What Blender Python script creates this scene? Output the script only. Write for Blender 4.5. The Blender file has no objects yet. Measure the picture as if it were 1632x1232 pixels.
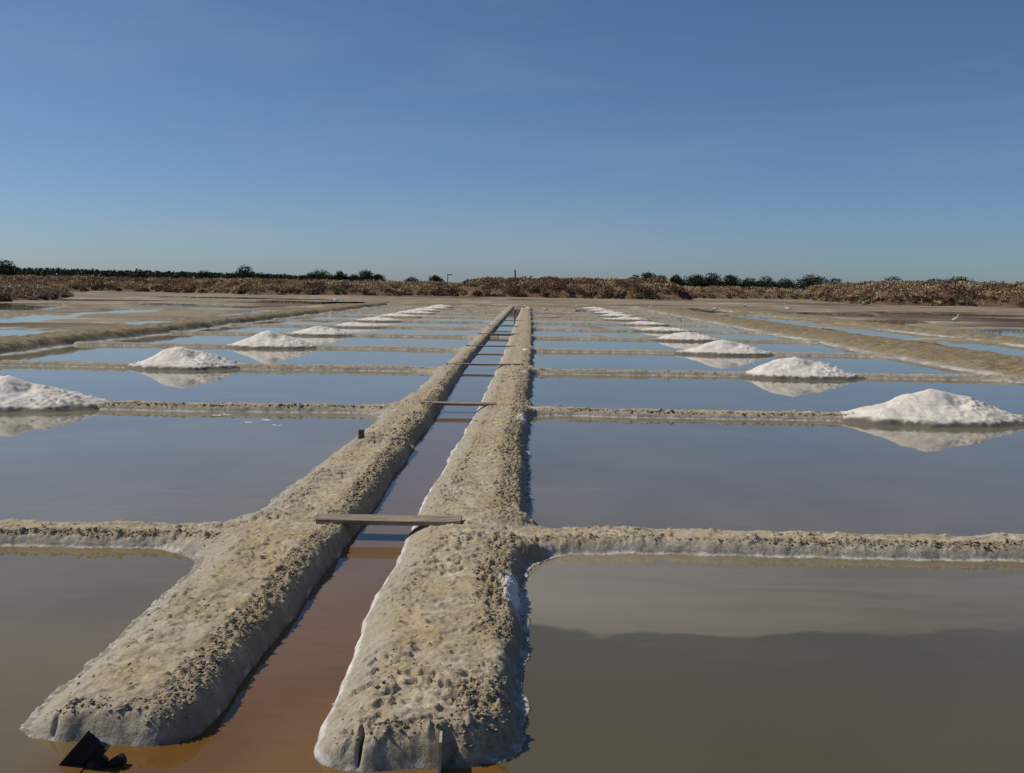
import bpy, math, random
import numpy as np
from math import sin, cos, radians, pi

# ------------------------------------------------------------------ camera, sky, sun, exposure
scene = bpy.context.scene
col = scene.collection
CAM_H = 1.8
cam_data = bpy.data.cameras.new('camera')
cam_data.sensor_fit = 'HORIZONTAL'
cam_data.sensor_width = 36.0
cam_data.lens = 36.0 * 1600.0 / 1632.0
cam_data.clip_start = 0.05
cam_data.clip_end = 6000.0
cam = bpy.data.objects.new('camera', cam_data)
col.objects.link(cam)
PITCH, YAW, ROLL = radians(5.65), radians(0.79), radians(0.8)
from mathutils import Matrix, Vector, Euler
_f = Vector((-sin(YAW) * cos(PITCH), cos(YAW) * cos(PITCH), -sin(PITCH)))
_r0 = Vector((cos(YAW), sin(YAW), 0.0))
_u0 = _r0.cross(_f)
_r = _r0 * cos(ROLL) + _u0 * sin(ROLL)
_u = _r.cross(_f)
cam.matrix_world = Matrix(((_r.x, _u.x, -_f.x, 0.0), (_r.y, _u.y, -_f.y, 0.0), (_r.z, _u.z, -_f.z, CAM_H), (0, 0, 0, 1)))
scene.camera = cam

SUN_EL, SUN_AHEAD = radians(47.0), radians(12.0)      # the sun stands to the left, a little ahead
sun_dir = Vector((-cos(SUN_EL) * cos(SUN_AHEAD), cos(SUN_EL) * sin(SUN_AHEAD), sin(SUN_EL)))
world = bpy.data.worlds.new('World')
scene.world = world
world.use_nodes = True
wn = world.node_tree
wn.nodes.clear()
w_out = wn.nodes.new('ShaderNodeOutputWorld')
w_bg = wn.nodes.new('ShaderNodeBackground')
w_sky = wn.nodes.new('ShaderNodeTexSky')
w_sky.sky_type = 'NISHITA'
w_sky.sun_disc = False
w_sky.sun_elevation = SUN_EL
w_sky.sun_rotation = math.atan2(sun_dir.x, sun_dir.y)
w_sky.altitude = 1000.0
w_sky.air_density = 0.85
w_sky.dust_density = 1.5
w_sky.ozone_density = 8.0
w_bg.inputs['Strength'].default_value = 0.080
# very thin high cloud all over the dome
w_tc = wn.nodes.new('ShaderNodeTexCoord'); w_mp = wn.nodes.new('ShaderNodeMapping'); w_mp.inputs['Scale'].default_value = (1.0, 1.6, 7.0); w_mp.inputs['Rotation'].default_value = (0.0, 0.12, 0.3)
w_nz = wn.nodes.new('ShaderNodeTexNoise'); w_nz.inputs['Scale'].default_value = 1.7; w_nz.inputs['Detail'].default_value = 6.0; w_nz.inputs['Roughness'].default_value = 0.6; w_nz.inputs['Distortion'].default_value = 0.5
w_rp = wn.nodes.new('ShaderNodeValToRGB'); w_rp.color_ramp.elements[0].position = 0.48; w_rp.color_ramp.elements[0].color = (0, 0, 0, 1); w_rp.color_ramp.elements[1].position = 0.75; w_rp.color_ramp.elements[1].color = (0.14, 0.14, 0.14, 1)
w_mx = wn.nodes.new('ShaderNodeMix'); w_mx.data_type = 'RGBA'; w_mx.inputs[7].default_value = (5.2, 5.4, 5.6, 1)
wn.links.new(w_tc.outputs['Generated'], w_mp.inputs[0]); wn.links.new(w_mp.outputs[0], w_nz.inputs['Vector']); wn.links.new(w_nz.outputs['Fac'], w_rp.inputs[0])
wn.links.new(w_rp.outputs[0], w_mx.inputs[0]); wn.links.new(w_sky.outputs[0], w_mx.inputs[6]); wn.links.new(w_mx.outputs[2], w_bg.inputs[0])
wn.links.new(w_bg.outputs[0], w_out.inputs[0])

sun_data = bpy.data.lights.new('sun', 'SUN')
sun_data.energy = 3.5
sun_data.angle = radians(0.53)
sun_data.color = (1.0, 0.93, 0.82)
sun = bpy.data.objects.new('sun', sun_data)
col.objects.link(sun)
sun.rotation_euler = sun_dir.to_track_quat('Z', 'Y').to_euler()

scene.view_settings.view_transform = 'Standard'
scene.view_settings.look = 'None'
scene.view_settings.exposure = 0.0
scene.view_settings.gamma = 1.0
scene.view_settings.use_curve_mapping = False
scene.cycles.max_bounces = 6

random.seed(7)
rng = np.random.default_rng(7)

# ------------------------------------------------------------------ helpers
def tag(o, label=None, cat=None, group=None, kind=None):
    if label: o['label'] = label
    if cat: o['category'] = cat
    if group: o['group'] = group
    if kind: o['kind'] = kind
    return o

def empty(name, loc):
    o = bpy.data.objects.new(name, None)
    o.location = loc
    o.empty_display_size = 0.1
    col.objects.link(o)
    return o

def link_mesh(name, me, mat=None, parent=None):
    o = bpy.data.objects.new(name, me)
    if mat: me.materials.append(mat)
    col.objects.link(o)
    if parent: o.parent = parent
    return o

def np_mesh(name, V, F, smooth=True):
    """V (n,3), F (m,3) or (m,4) numpy arrays"""
    me = bpy.data.meshes.new(name)
    V = np.ascontiguousarray(V, dtype=np.float32); F = np.ascontiguousarray(F, dtype=np.int32)
    k = F.shape[1]
    me.vertices.add(len(V)); me.vertices.foreach_set('co', V.ravel())
    me.loops.add(F.size); me.loops.foreach_set('vertex_index', F.ravel())
    me.polygons.add(len(F)); me.polygons.foreach_set('loop_start', np.arange(0, F.size, k, dtype=np.int32))
    me.update(calc_edges=True)
    if smooth: me.polygons.foreach_set('use_smooth', np.ones(len(F), dtype=bool))
    return me

def add_attr(me, name, arr):
    a = me.attributes.new(name, 'FLOAT', 'POINT')
    a.data.foreach_set('value', np.ascontiguousarray(arr, dtype=np.float32).ravel())

def grid_faces(nx, ny, off=0):
    i = np.arange(nx - 1)[None, :]; j = np.arange(ny - 1)[:, None]
    a = (j * nx + i).ravel() + off
    return np.stack([a, a + 1, a + nx + 1, a + nx], 1)

class Parts:
    """collects boxes and tubes into one mesh"""
    def __init__(self): self.v, self.f = [], []
    def box(self, c, s, rot=(0, 0, 0), jitter=0.0, chamfer=0.0):
        m = Euler(rot).to_matrix(); o = len(self.v)
        hx, hy, hz = s[0] / 2, s[1] / 2, s[2] / 2
        ch = chamfer
        prof = [(-hy + ch, -hz), (hy - ch, -hz), (hy, -hz + ch), (hy, hz - ch), (hy - ch, hz), (-hy + ch, hz), (-hy, hz - ch), (-hy, -hz + ch)] if ch else [(-hy, -hz), (hy, -hz), (hy, hz), (-hy, hz)]
        n = len(prof); segs = 9 if jitter else 2
        for i in range(segs):
            x = -hx + 2 * hx * i / (segs - 1)
            dx, dz = random.uniform(-jitter, jitter), random.uniform(-jitter, jitter) - 4.0 * jitter * (1 - (2 * i / (segs - 1) - 1) ** 2)
            for (y, z) in prof:
                p = m @ Vector((x, y + dx, z + dz)) + Vector(c)
                self.v.append(p[:])
        for i in range(segs - 1):
            for k in range(n):
                a = o + i * n + k; b = o + i * n + (k + 1) % n
                self.f.append((a, b, b + n, a + n))
        self.f.append(tuple(o + k for k in range(n))[::-1])
        self.f.append(tuple(o + (segs - 1) * n + k for k in range(n)))
        return self
    def tube(self, pts, radii, n=8, caps=True):
        o = len(self.v); pts = [Vector(p) for p in pts]
        for i, p in enumerate(pts):
            d = (pts[min(i + 1, len(pts) - 1)] - pts[max(i - 1, 0)]).normalized()
            a = d.orthogonal().normalized() if abs(d.z) > 0.999 else d.cross(Vector((0, 0, 1))).normalized()
            b = d.cross(a)
            for k in range(n):
                t = 2 * pi * k / n
                q = p + (a * cos(t) + b * sin(t)) * radii[i]
                self.v.append(q[:])
        for i in range(len(pts) - 1):
            for k in range(n):
                a = o + i * n + k; b = o + i * n + (k + 1) % n
                self.f.append((a, b, b + n, a + n))
        if caps:
            self.f.append(tuple(o + k for k in range(n))[::-1])
            self.f.append(tuple(o + (len(pts) - 1) * n + k for k in range(n)))
        return self
    def build(self, name, mat, parent=None, smooth=False):
        me = bpy.data.meshes.new(name)
        me.from_pydata(self.v, [], self.f); me.update()
        if smooth: me.polygons.foreach_set('use_smooth', np.ones(len(me.polygons), dtype=bool))
        return link_mesh(name, me, mat, parent)

# ---- numpy noise
def _perm(seed):
    p = np.random.default_rng(seed).permutation(512)
    return np.concatenate([p, p])
_PERMS = {}
def gnoise(x, y, seed=0):
    if seed not in _PERMS: _PERMS[seed] = _perm(seed)
    p = _PERMS[seed]
    xi = np.floor(x).astype(np.int64); yi = np.floor(y).astype(np.int64)
    xf = x - xi; yf = y - yi
    xi &= 511; yi &= 511; x1 = (xi + 1) & 511; y1 = (yi + 1) & 511
    def g(ix, iy, dx, dy):
        a = p[p[ix] + iy] * (2 * pi / 512.0)
        return np.cos(a) * dx + np.sin(a) * dy
    u = xf * xf * xf * (xf * (xf * 6 - 15) + 10); v = yf * yf * yf * (yf * (yf * 6 - 15) + 10)
    a = g(xi, yi, xf, yf); b = g(x1, yi, xf - 1, yf); c = g(xi, y1, xf, yf - 1); d = g(x1, y1, xf - 1, yf - 1)
    return (a + u * (b - a) + v * (c + u * (d - c) - a - u * (b - a))) * 1.5

def fbm(x, y, seed=0, octv=3, gain=0.5):
    s = 0.0; a = 1.0; t = 0.0
    for k in range(octv):
        s = s + a * gnoise(x * 2 ** k + 17.3 * k, y * 2 ** k - 9.1 * k, seed + k); t += a; a *= gain
    return s / t

def worley(x, y, seed=0):
    """distance to the nearest feature point and that cell's random value"""
    if seed not in _PERMS: _PERMS[seed] = _perm(seed)
    p = _PERMS[seed]
    xi = np.floor(x).astype(np.int64); yi = np.floor(y).astype(np.int64)
    best = np.full(x.shape, 9.0); rv = np.zeros(x.shape)
    for di in (-1, 0, 1):
        for dj in (-1, 0, 1):
            a = (xi + di) & 511; b = (yi + dj) & 511
            h = p[p[a] + b]; h2 = p[(h + 71) & 511]; h3 = p[(h + 211) & 511]
            d = np.hypot(xi + di + 0.1 + 0.8 * h / 512 - x, yi + dj + 0.1 + 0.8 * h2 / 512 - y)
            m = d < best
            best = np.where(m, d, best); rv = np.where(m, h3 / 512.0, rv)
    return best, rv

def sstep(a, b, x):
    t = np.clip((x - a) / (b - a), 0, 1)
    return t * t * (3 - 2 * t)

def smax(a, b, k):
    h = np.maximum(k - np.abs(a - b), 0) / k
    return np.maximum(a, b) + h * h * k * 0.25
def smin(a, b, k): return -smax(-a, -b, k)

def poly_sdf(X, Y, P):
    """signed distance to a polygon, positive inside"""
    P = np.array(P, float); d = np.full(X.shape, 1e9); inside = np.zeros(X.shape, bool)
    for i in range(len(P)):
        ax, ay = P[i]; bx, by = P[(i + 1) % len(P)]
        ex, ey = bx - ax, by - ay
        t = np.clip(((X - ax) * ex + (Y - ay) * ey) / (ex * ex + ey * ey), 0, 1)
        d = np.minimum(d, np.hypot(X - ax - t * ex, Y - ay - t * ey))
        c = ((ay > Y) != (by > Y)) & (X < ex * (Y - ay) / (ey if abs(ey) > 1e-9 else 1e-9) + ax)
        inside ^= c
    return np.where(inside, d, -d)

# ------------------------------------------------------------------ materials
class NT:
    def __init__(self, name):
        self.m = bpy.data.materials.new(name); self.m.use_nodes = True
        self.t = self.m.node_tree; self.t.nodes.clear()
        self.out = self.n('ShaderNodeOutputMaterial'); self.b = self.n('ShaderNodeBsdfPrincipled')
        self.l(self.b.outputs[0], self.out.inputs[0])
    def n(self, t, **kw):
        x = self.t.nodes.new(t)
        for k, v in kw.items(): setattr(x, k, v)
        return x
    def l(self, a, b): self.t.links.new(a, b)
    def noise(self, scale, detail=4, rough=0.55, vec=None, dist=0.0, stretch=None):
        x = self.n('ShaderNodeTexNoise'); x.inputs['Scale'].default_value = scale
        x.inputs['Detail'].default_value = detail; x.inputs['Roughness'].default_value = rough; x.inputs['Distortion'].default_value = dist
        if vec is None: vec = self.coord()
        if stretch:
            mp = self.n('ShaderNodeMapping'); mp.inputs['Scale'].default_value = stretch
            self.l(vec, mp.inputs[0]); vec = mp.outputs[0]
        self.l(vec, x.inputs['Vector'])
        return x.outputs['Fac']
    def coord(self):
        if not hasattr(self, '_c'): self._c = self.n('ShaderNodeTexCoord').outputs['Object']
        return self._c
    def attr(self, name):
        x = self.n('ShaderNodeAttribute'); x.attribute_name = name
        return x.outputs['Fac']
    def ramp(self, fac, stops, interp='LINEAR'):
        x = self.n('ShaderNodeValToRGB'); x.color_ramp.interpolation = interp
        e = x.color_ramp.elements
        while len(e) < len(stops): e.new(0.5)
        for k, (p, c) in enumerate(stops):
            e[k].position = p; e[k].color = (c, c, c, 1) if not isinstance(c, tuple) else (*c, 1)
        self.l(fac, x.inputs[0])
        return x.outputs[0]
    def mix(self, fac, a, b, mode='MIX'):
        x = self.n('ShaderNodeMix'); x.data_type = 'RGBA'; x.blend_type = mode
        for s, v in ((x.inputs[0], fac), (x.inputs[6], a), (x.inputs[7], b)):
            if hasattr(v, 'default_value') or hasattr(v, 'is_linked'): self.l(v, s)
            elif isinstance(v, tuple): s.default_value = (*v, 1)
            else: s.default_value = v
        return x.outputs[2]
    def math(self, op, a, b=0.0, c=None):
        x = self.n('ShaderNodeMath', operation=op)
        for s, v in zip(x.inputs, (a, b, c)):
            if v is None: continue
            if isinstance(v, (int, float)): s.default_value = v
            else: self.l(v, s)
        return x.outputs[0]
    def bump(self, h, strength, dist, prev=None):
        x = self.n('ShaderNodeBump'); x.inputs['Strength'].default_value = strength; x.inputs['Distance'].default_value = dist
        self.l(h, x.inputs['Height'])
        if prev is not None: self.l(prev, x.inputs['Normal'])
        return x.outputs[0]
    def set(self, **kw):
        for k, v in kw.items():
            s = self.b.inputs[k.replace('_', ' ')]
            if isinstance(v, (int, float)): s.default_value = v
            elif isinstance(v, tuple): s.default_value = (*v, 1)
            else: self.l(v, s)

def mat_clay():
    t = NT('clay')
    n1 = t.noise(2.0, 5, 0.6); n2 = t.noise(8, 5, 0.6, stretch=(0.8, 1.5, 1)); n3 = t.noise(45, 4, 0.6); n4 = t.noise(170, 3, 0.6)
    n5 = t.noise(3.6, 5, 0.6, stretch=(0.7, 1.3, 1))
    c = t.ramp(n2, [(0.36, (0.29, 0.235, 0.15)), (0.46, (0.385, 0.318, 0.21)), (0.55, (0.45, 0.38, 0.26)), (0.66, (0.53, 0.465, 0.345))])
    c = t.mix(t.ramp(n1, [(0.44, 0.0), (0.60, 0.7)]), c, (0.43, 0.33, 0.175))
    c = t.mix(t.ramp(n5, [(0.50, 0.0), (0.62, 0.5)]), c, (0.43, 0.39, 0.31))
    dk = t.math('MULTIPLY', t.ramp(n3, [(0.33, 1.0), (0.44, 0.0)]), t.math('ADD', 0.30, t.math('MULTIPLY', t.attr('rough'), 0.55)))
    c = t.mix(dk, c, (0.13, 0.10, 0.066))
    c = t.mix(t.math('MULTIPLY', t.attr('crumb'), t.ramp(n3, [(0.35, 0.9), (0.62, 0.3)])), c, (0.19, 0.145, 0.09))
    greymask = t.math('MULTIPLY', t.attr('grey'), t.ramp(n2, [(0.25, 0.6), (0.6, 1.0)]))
    grey = t.mix(t.ramp(n3, [(0.35, 0.0), (0.6, 1.0)]), (0.27, 0.24, 0.185), (0.385, 0.35, 0.275))
    c = t.mix(greymask, c, grey)
    wet = t.attr('wet')
    c = t.mix(wet, c, (0.06, 0.05, 0.038))  # dark tone for damp clay and the painted flank shade
    salt = t.math('MULTIPLY', t.attr('salt'), t.ramp(n3, [(0.30, 0.35), (0.5, 1.0)]))
    c = t.mix(salt, c, (0.74, 0.70, 0.67))
    b = t.bump(n4, 0.5, 0.004)
    b = t.bump(n3, 0.6, 0.009, b)
    t.set(Base_Color=c, Roughness=t.math('SUBTRACT', 0.92, t.math('MULTIPLY', wet, 0.45)), Normal=b, Specular_IOR_Level=0.25)
    return t.m

def mat_levee():
    t = NT('dry_levee_clay')
    n1 = t.noise(0.5, 5, 0.6); n2 = t.noise(4, 5, 0.65); n3 = t.noise(22, 4, 0.6)
    c = t.ramp(n2, [(0.36, (0.15, 0.115, 0.066)), (0.5, (0.25, 0.198, 0.118)), (0.64, (0.35, 0.285, 0.175))])
    c = t.mix(t.ramp(n1, [(0.42, 0.0), (0.65, 0.5)]), c, (0.30, 0.23, 0.115))
    c = t.mix(t.ramp(n3, [(0.3, 0.7), (0.48, 0.0)]), c, (0.12, 0.09, 0.055))
    c = t.mix(t.attr('grey'), c, (0.25, 0.225, 0.175))
    c = t.mix(t.attr('salt'), c, (0.62, 0.58, 0.53))
    b = t.bump(n3, 0.8, 0.04); b = t.bump(n2, 0.6, 0.1, b)
    t.set(Base_Color=c, Roughness=0.95, Normal=b, Specular_IOR_Level=0.2)
    return t.m

def mat_mudflat():
    t = NT('salt_mud')
    n1 = t.noise(0.09, 5, 0.6, stretch=(0.45, 1.3, 1)); n2 = t.noise(0.8, 5, 0.65); n3 = t.noise(5, 4, 0.65)
    c = t.ramp(n1, [(0.36, (0.12, 0.09, 0.056)), (0.44, (0.22, 0.175, 0.11)), (0.54, (0.31, 0.255, 0.165)), (0.66, (0.26, 0.225, 0.15))])
    c = t.mix(t.ramp(n2, [(0.35, 0.4), (0.52, 0.0)]), c, (0.16, 0.12, 0.08))
    c = t.mix(t.ramp(n3, [(0.3, 0.35), (0.5, 0.0)]), c, (0.09, 0.07, 0.05))
    c = t.mix(t.attr('wet'), c, (0.075, 0.042, 0.028))
    c = t.mix(t.attr('salt'), c, (0.55, 0.51, 0.45))
    b = t.bump(n3, 0.7, 0.03); b = t.bump(n2, 0.5, 0.06, b)
    t.set(Base_Color=c, Roughness=0.9, Normal=b, Specular_IOR_Level=0.25)
    return t.m

def mat_salt():
    t = NT('sea_salt')
    n1 = t.noise(5, 5, 0.6); n2 = t.noise(26, 5, 0.7); n3 = t.noise(120, 3, 0.6)
    c = t.ramp(n1, [(0.36, (0.62, 0.56, 0.46)), (0.56, (0.80, 0.735, 0.64))])
    c = t.mix(t.ramp(n2, [(0.34, 0.6), (0.47, 0.0)]), c, (0.40, 0.36, 0.28))
    c = t.mix(t.attr('wet'), c, (0.105, 0.092, 0.07))  # dark foot colour: damp salt plus painted undercut shade
    b = t.bump(n3, 0.6, 0.006); b = t.bump(n2, 0.6, 0.014, b)
    t.set(Base_Color=c, Roughness=0.8, Normal=b, Specular_IOR_Level=0.4)
    return t.m

def mat_water(name, deep, light, kind='pan'):
    """shallow, turbid brine: suspended clay under a calm reflecting surface"""
    t = NT(name)
    n1 = t.noise(0.55, 3, 0.5, dist=0.6); n2 = t.noise(2.0, 3, 0.55, stretch=(0.5, 2.2, 1), dist=1.0)
    c = t.mix(t.ramp(n1, [(0.36, 0.0), (0.66, 1.0)]), deep, light)
    c = t.mix(t.ramp(n2, [(0.60, 0.0), (0.78, 0.30)]), c, tuple(min(1, v * 1.5) for v in light))
    sep = t.n('ShaderNodeSeparateXYZ'); t.l(t.coord(), sep.inputs[0])
    if kind == 'plume':      # pale clay stirred up along the far bank of the nearest pan
        nw = t.noise(0.9, 3, 0.55); nd = t.noise(5, 2, 0.5)
        v = t.math('ADD', sep.outputs[1], t.math('MULTIPLY', t.math('SUBTRACT', nw, 0.5), -1.1))
        v = t.math('ADD', v, t.math('MULTIPLY', t.math('SUBTRACT', nd, 0.5), 0.08))
        v = t.math('SUBTRACT', v, t.math('MULTIPLY', sep.outputs[0], 0.035))
        f = t.ramp(t.math('SUBTRACT', v, 4.62), [(0.47, 0.0), (0.54, 0.7), (0.75, 0.85), (1.0, 1.0)])
        pl = t.mix(t.ramp(n2, [(0.35, 0.0), (0.65, 1.0)]), (0.165, 0.138, 0.075), (0.20, 0.168, 0.098))
        pl = t.mix(t.ramp(t.math('MULTIPLY', sep.outputs[0], 0.4), [(0.0, 0.75), (0.8, 0.0)]), pl, (0.30, 0.255, 0.175))
        c = t.mix(f, c, pl)
    if kind == 'near_left':  # rusty feeder water seeps in round the end of the bank
        f = t.math('MULTIPLY', t.ramp(t.math('ADD', sep.outputs[0], 2.35), [(0.48, 0.0), (0.74, 1.0)]), t.ramp(t.math('SUBTRACT', 4.5, sep.outputs[1]), [(0.45, 0.0), (0.85, 1.0)]))
        c = t.mix(f, c, (0.155, 0.074, 0.021))
    if kind == 'channel':    # rusty algae on the bed near the mouth, greyer clay farther up
        f = t.ramp(t.math('MULTIPLY', t.math('ADD', sep.outputs[1], t.math('MULTIPLY', n1, 3.0)), 0.05), [(0.26, 0.0), (0.50, 1.0)])
        c = t.mix(f, c, (0.185, 0.130, 0.075))
        n5 = t.noise(7, 4, 0.6, stretch=(0.6, 1.6, 1))
        c = t.mix(t.ramp(n5, [(0.56, 0.0), (0.74, 0.45)]), c, (0.09, 0.06, 0.04))
    rp = t.noise(3.0, 2, 0.5, stretch=(0.6, 1.3, 1))
    b = t.bump(rp, 0.02, 0.02)
    t.set(Base_Color=c, Roughness=0.035, IOR=1.333, Normal=b)
    return t.m

def mat_wood(name, a, b_, dark):
    t = NT(name)
    g = t.noise(6, 5, 0.65, stretch=(0.6, 9, 9)); k = t.noise(25, 3, 0.6)
    c = t.ramp(g, [(0.3, dark), (0.5, a), (0.72, b_)])
    c = t.mix(t.ramp(k, [(0.3, 0.5), (0.45, 0.0)]), c, dark)
    t.set(Base_Color=c, Roughness=0.85, Normal=t.bump(g, 0.6, 0.004), Specular_IOR_Level=0.3)
    return t.m

def mat_plain(name, a, b_, scale=20.0, rough=0.85, spec=0.3, bump=0.5, dist=0.004):
    t = NT(name); n = t.noise(scale, 5, 0.6)
    t.set(Base_Color=t.ramp(n, [(0.35, a), (0.65, b_)]), Roughness=rough, Normal=t.bump(n, bump, dist), Specular_IOR_Level=spec)
    return t.m

def mat_leaf(name, stops, rough=0.9):
    t = NT(name)
    c = t.ramp(t.attr('tone'), stops)
    t.set(Base_Color=c, Roughness=rough, Specular_IOR_Level=0.15)
    return t.m

def mat_field(red=False):
    t = NT('scrub_soil' if red else 'dry_field')
    n1 = t.noise(0.03, 4, 0.6); n2 = t.noise(0.6, 5, 0.65)
    c = t.ramp(n2, [(0.35, (0.12, 0.08, 0.05)), (0.6, (0.25, 0.165, 0.10))] if red else [(0.3, (0.13, 0.095, 0.05)), (0.6, (0.26, 0.19, 0.10))])
    c = t.mix(t.ramp(n1, [(0.4, 0.0), (0.6, 0.7)]), c, (0.12, 0.07, 0.045))
    t.set(Base_Color=c, Roughness=0.95, Normal=t.bump(n2, 0.8, 0.2), Specular_IOR_Level=0.1)
    return t.m

M = {}
M['clay'] = mat_clay(); M['levee'] = mat_levee(); M['mud'] = mat_mudflat(); M['salt'] = mat_salt(); M['field'] = mat_field(); M['scrub_soil'] = mat_field(True)
M['water_pan'] = mat_water('brine', (0.155, 0.134, 0.088), (0.192, 0.166, 0.110))
M['water_pan_left'] = mat_water('brine_pale', (0.195, 0.170, 0.108), (0.235, 0.205, 0.134))
M['water_near_left'] = mat_water('brine_clouded', (0.142, 0.110, 0.050), (0.192, 0.150, 0.076), 'near_left')
M['water_near_right'] = mat_water('brine_plume', (0.092, 0.078, 0.040), (0.114, 0.097, 0.053), 'plume')
M['water_channel'] = mat_water('brine_channel', (0.145, 0.070, 0.016), (0.195, 0.098, 0.026), 'channel')
M['wood'] = mat_wood('weathered_wood', (0.27, 0.215, 0.145), (0.40, 0.34, 0.25), (0.10, 0.075, 0.05))
M['black'] = mat_plain('black_board', (0.008, 0.008, 0.010), (0.016, 0.015, 0.018), 30, 0.7, 0.3)
M['slate'] = mat_plain('slate', (0.075, 0.075, 0.07), (0.14, 0.135, 0.12), 40)
M['palewood'] = mat_plain('pale_slat', (0.33, 0.29, 0.23), (0.46, 0.42, 0.35), 40)
M['white'] = mat_plain('white_paint', (0.70, 0.70, 0.68), (0.80, 0.80, 0.79), 15)
M['feather'] = mat_plain('white_feather', (0.72, 0.72, 0.72), (0.80, 0.80, 0.80), 30)
M['feather_grey'] = mat_plain('grey_feather', (0.25, 0.26, 0.28), (0.36, 0.37, 0.39), 30)
M['beak'] = mat_plain('bird_leg', (0.05, 0.04, 0.03), (0.10, 0.07, 0.04), 30)
M['bark'] = mat_plain('bark', (0.05, 0.04, 0.03), (0.10, 0.08, 0.06), 6, bump=0.8, dist=0.03)
M['post'] = mat_plain('grey_post', (0.13, 0.11, 0.09), (0.20, 0.17, 0.14), 8)
M['brush'] = mat_leaf('dry_brush', [(0.0, (0.08, 0.056, 0.038)), (0.2, (0.17, 0.103, 0.072)), (0.42, (0.28, 0.178, 0.12)), (0.6, (0.38, 0.255, 0.145)), (0.78, (0.48, 0.37, 0.205)), (0.9, (0.54, 0.44, 0.26)), (1.0, (0.19, 0.185, 0.085))])
M['leaf'] = mat_leaf('evergreen_leaf', [(0.0, (0.016, 0.022, 0.012)), (0.5, (0.034, 0.045, 0.022)), (1.0, (0.07, 0.082, 0.036))])
M['pine'] = mat_leaf('pine_leaf', [(0.0, (0.022, 0.030, 0.020)), (0.5, (0.045, 0.060, 0.034)), (1.0, (0.08, 0.095, 0.05))])

# ------------------------------------------------------------------ ground and fields
def flat(name, x0, x1, y0, y1, z, mat, label, nx=2, ny=2):
    xs = np.linspace(x0, x1, nx); ys = np.linspace(y0, y1, ny)
    X, Y = np.meshgrid(xs, ys)
    me = np_mesh(name, np.stack([X.ravel(), Y.ravel(), np.full(X.size, z)], 1), grid_faces(nx, ny), False)
    return tag(link_mesh(name, me, mat), label, kind='structure')

flat('ground', -4000, 4000, -60, 5000, -0.3, M['field'], 'flat marsh ground under the salt pans')

ROWS = [6.68, 14.0, 21.0, 28.2, 35.5, 42.8, 50.1, 57.4, 64.7, 72.0, 79.3, 86.6]       # near waterline of each cross bank
BW = 0.56                                                                            # a cross bank is about 0.6 m wide
XE = np.array([3.0, 5.5, 8.0, 11.0, 14.0, 18.0, 23.0, 30.0, 46.0, 75.0, 95.0])
EL_PAN = np.array([-1.97, -2.06, -2.08, -2.0, -1.97, -1.86, -1.85, -1.82, -1.76, -1.74, -1.74])
EL_CH = np.array([-1.29, -1.24, -1.22, -1.24, -1.25, -1.30, -1.36, -1.33, -1.28, -1.15, -1.12])
ER_CH = np.array([-0.79, -0.85, -0.845, -0.78, -0.72, -0.68, -0.64, -0.61, -0.59, -0.50, -0.47])
ER_PAN = np.array([-0.02, -0.005, 0.02, 0.01, 0.05, 0.10, 0.15, 0.20, 0.27, 0.31, 0.33])
PLANKS = [(-1.48, -0.45, 7.09, 0.19), (-1.48, -0.43, 14.36, 0.19), (-1.74, -0.05, 21.78, 0.19), (-1.72, -0.32, 28.65, 0.18), (-1.75, -0.25, 36.1, 0.18), (-1.65, -0.25, 43.6, 0.18), (-1.60, -0.2, 50.9, 0.18)]
LEFT_END, RIGHT_END = -13.9, 11.2

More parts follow.
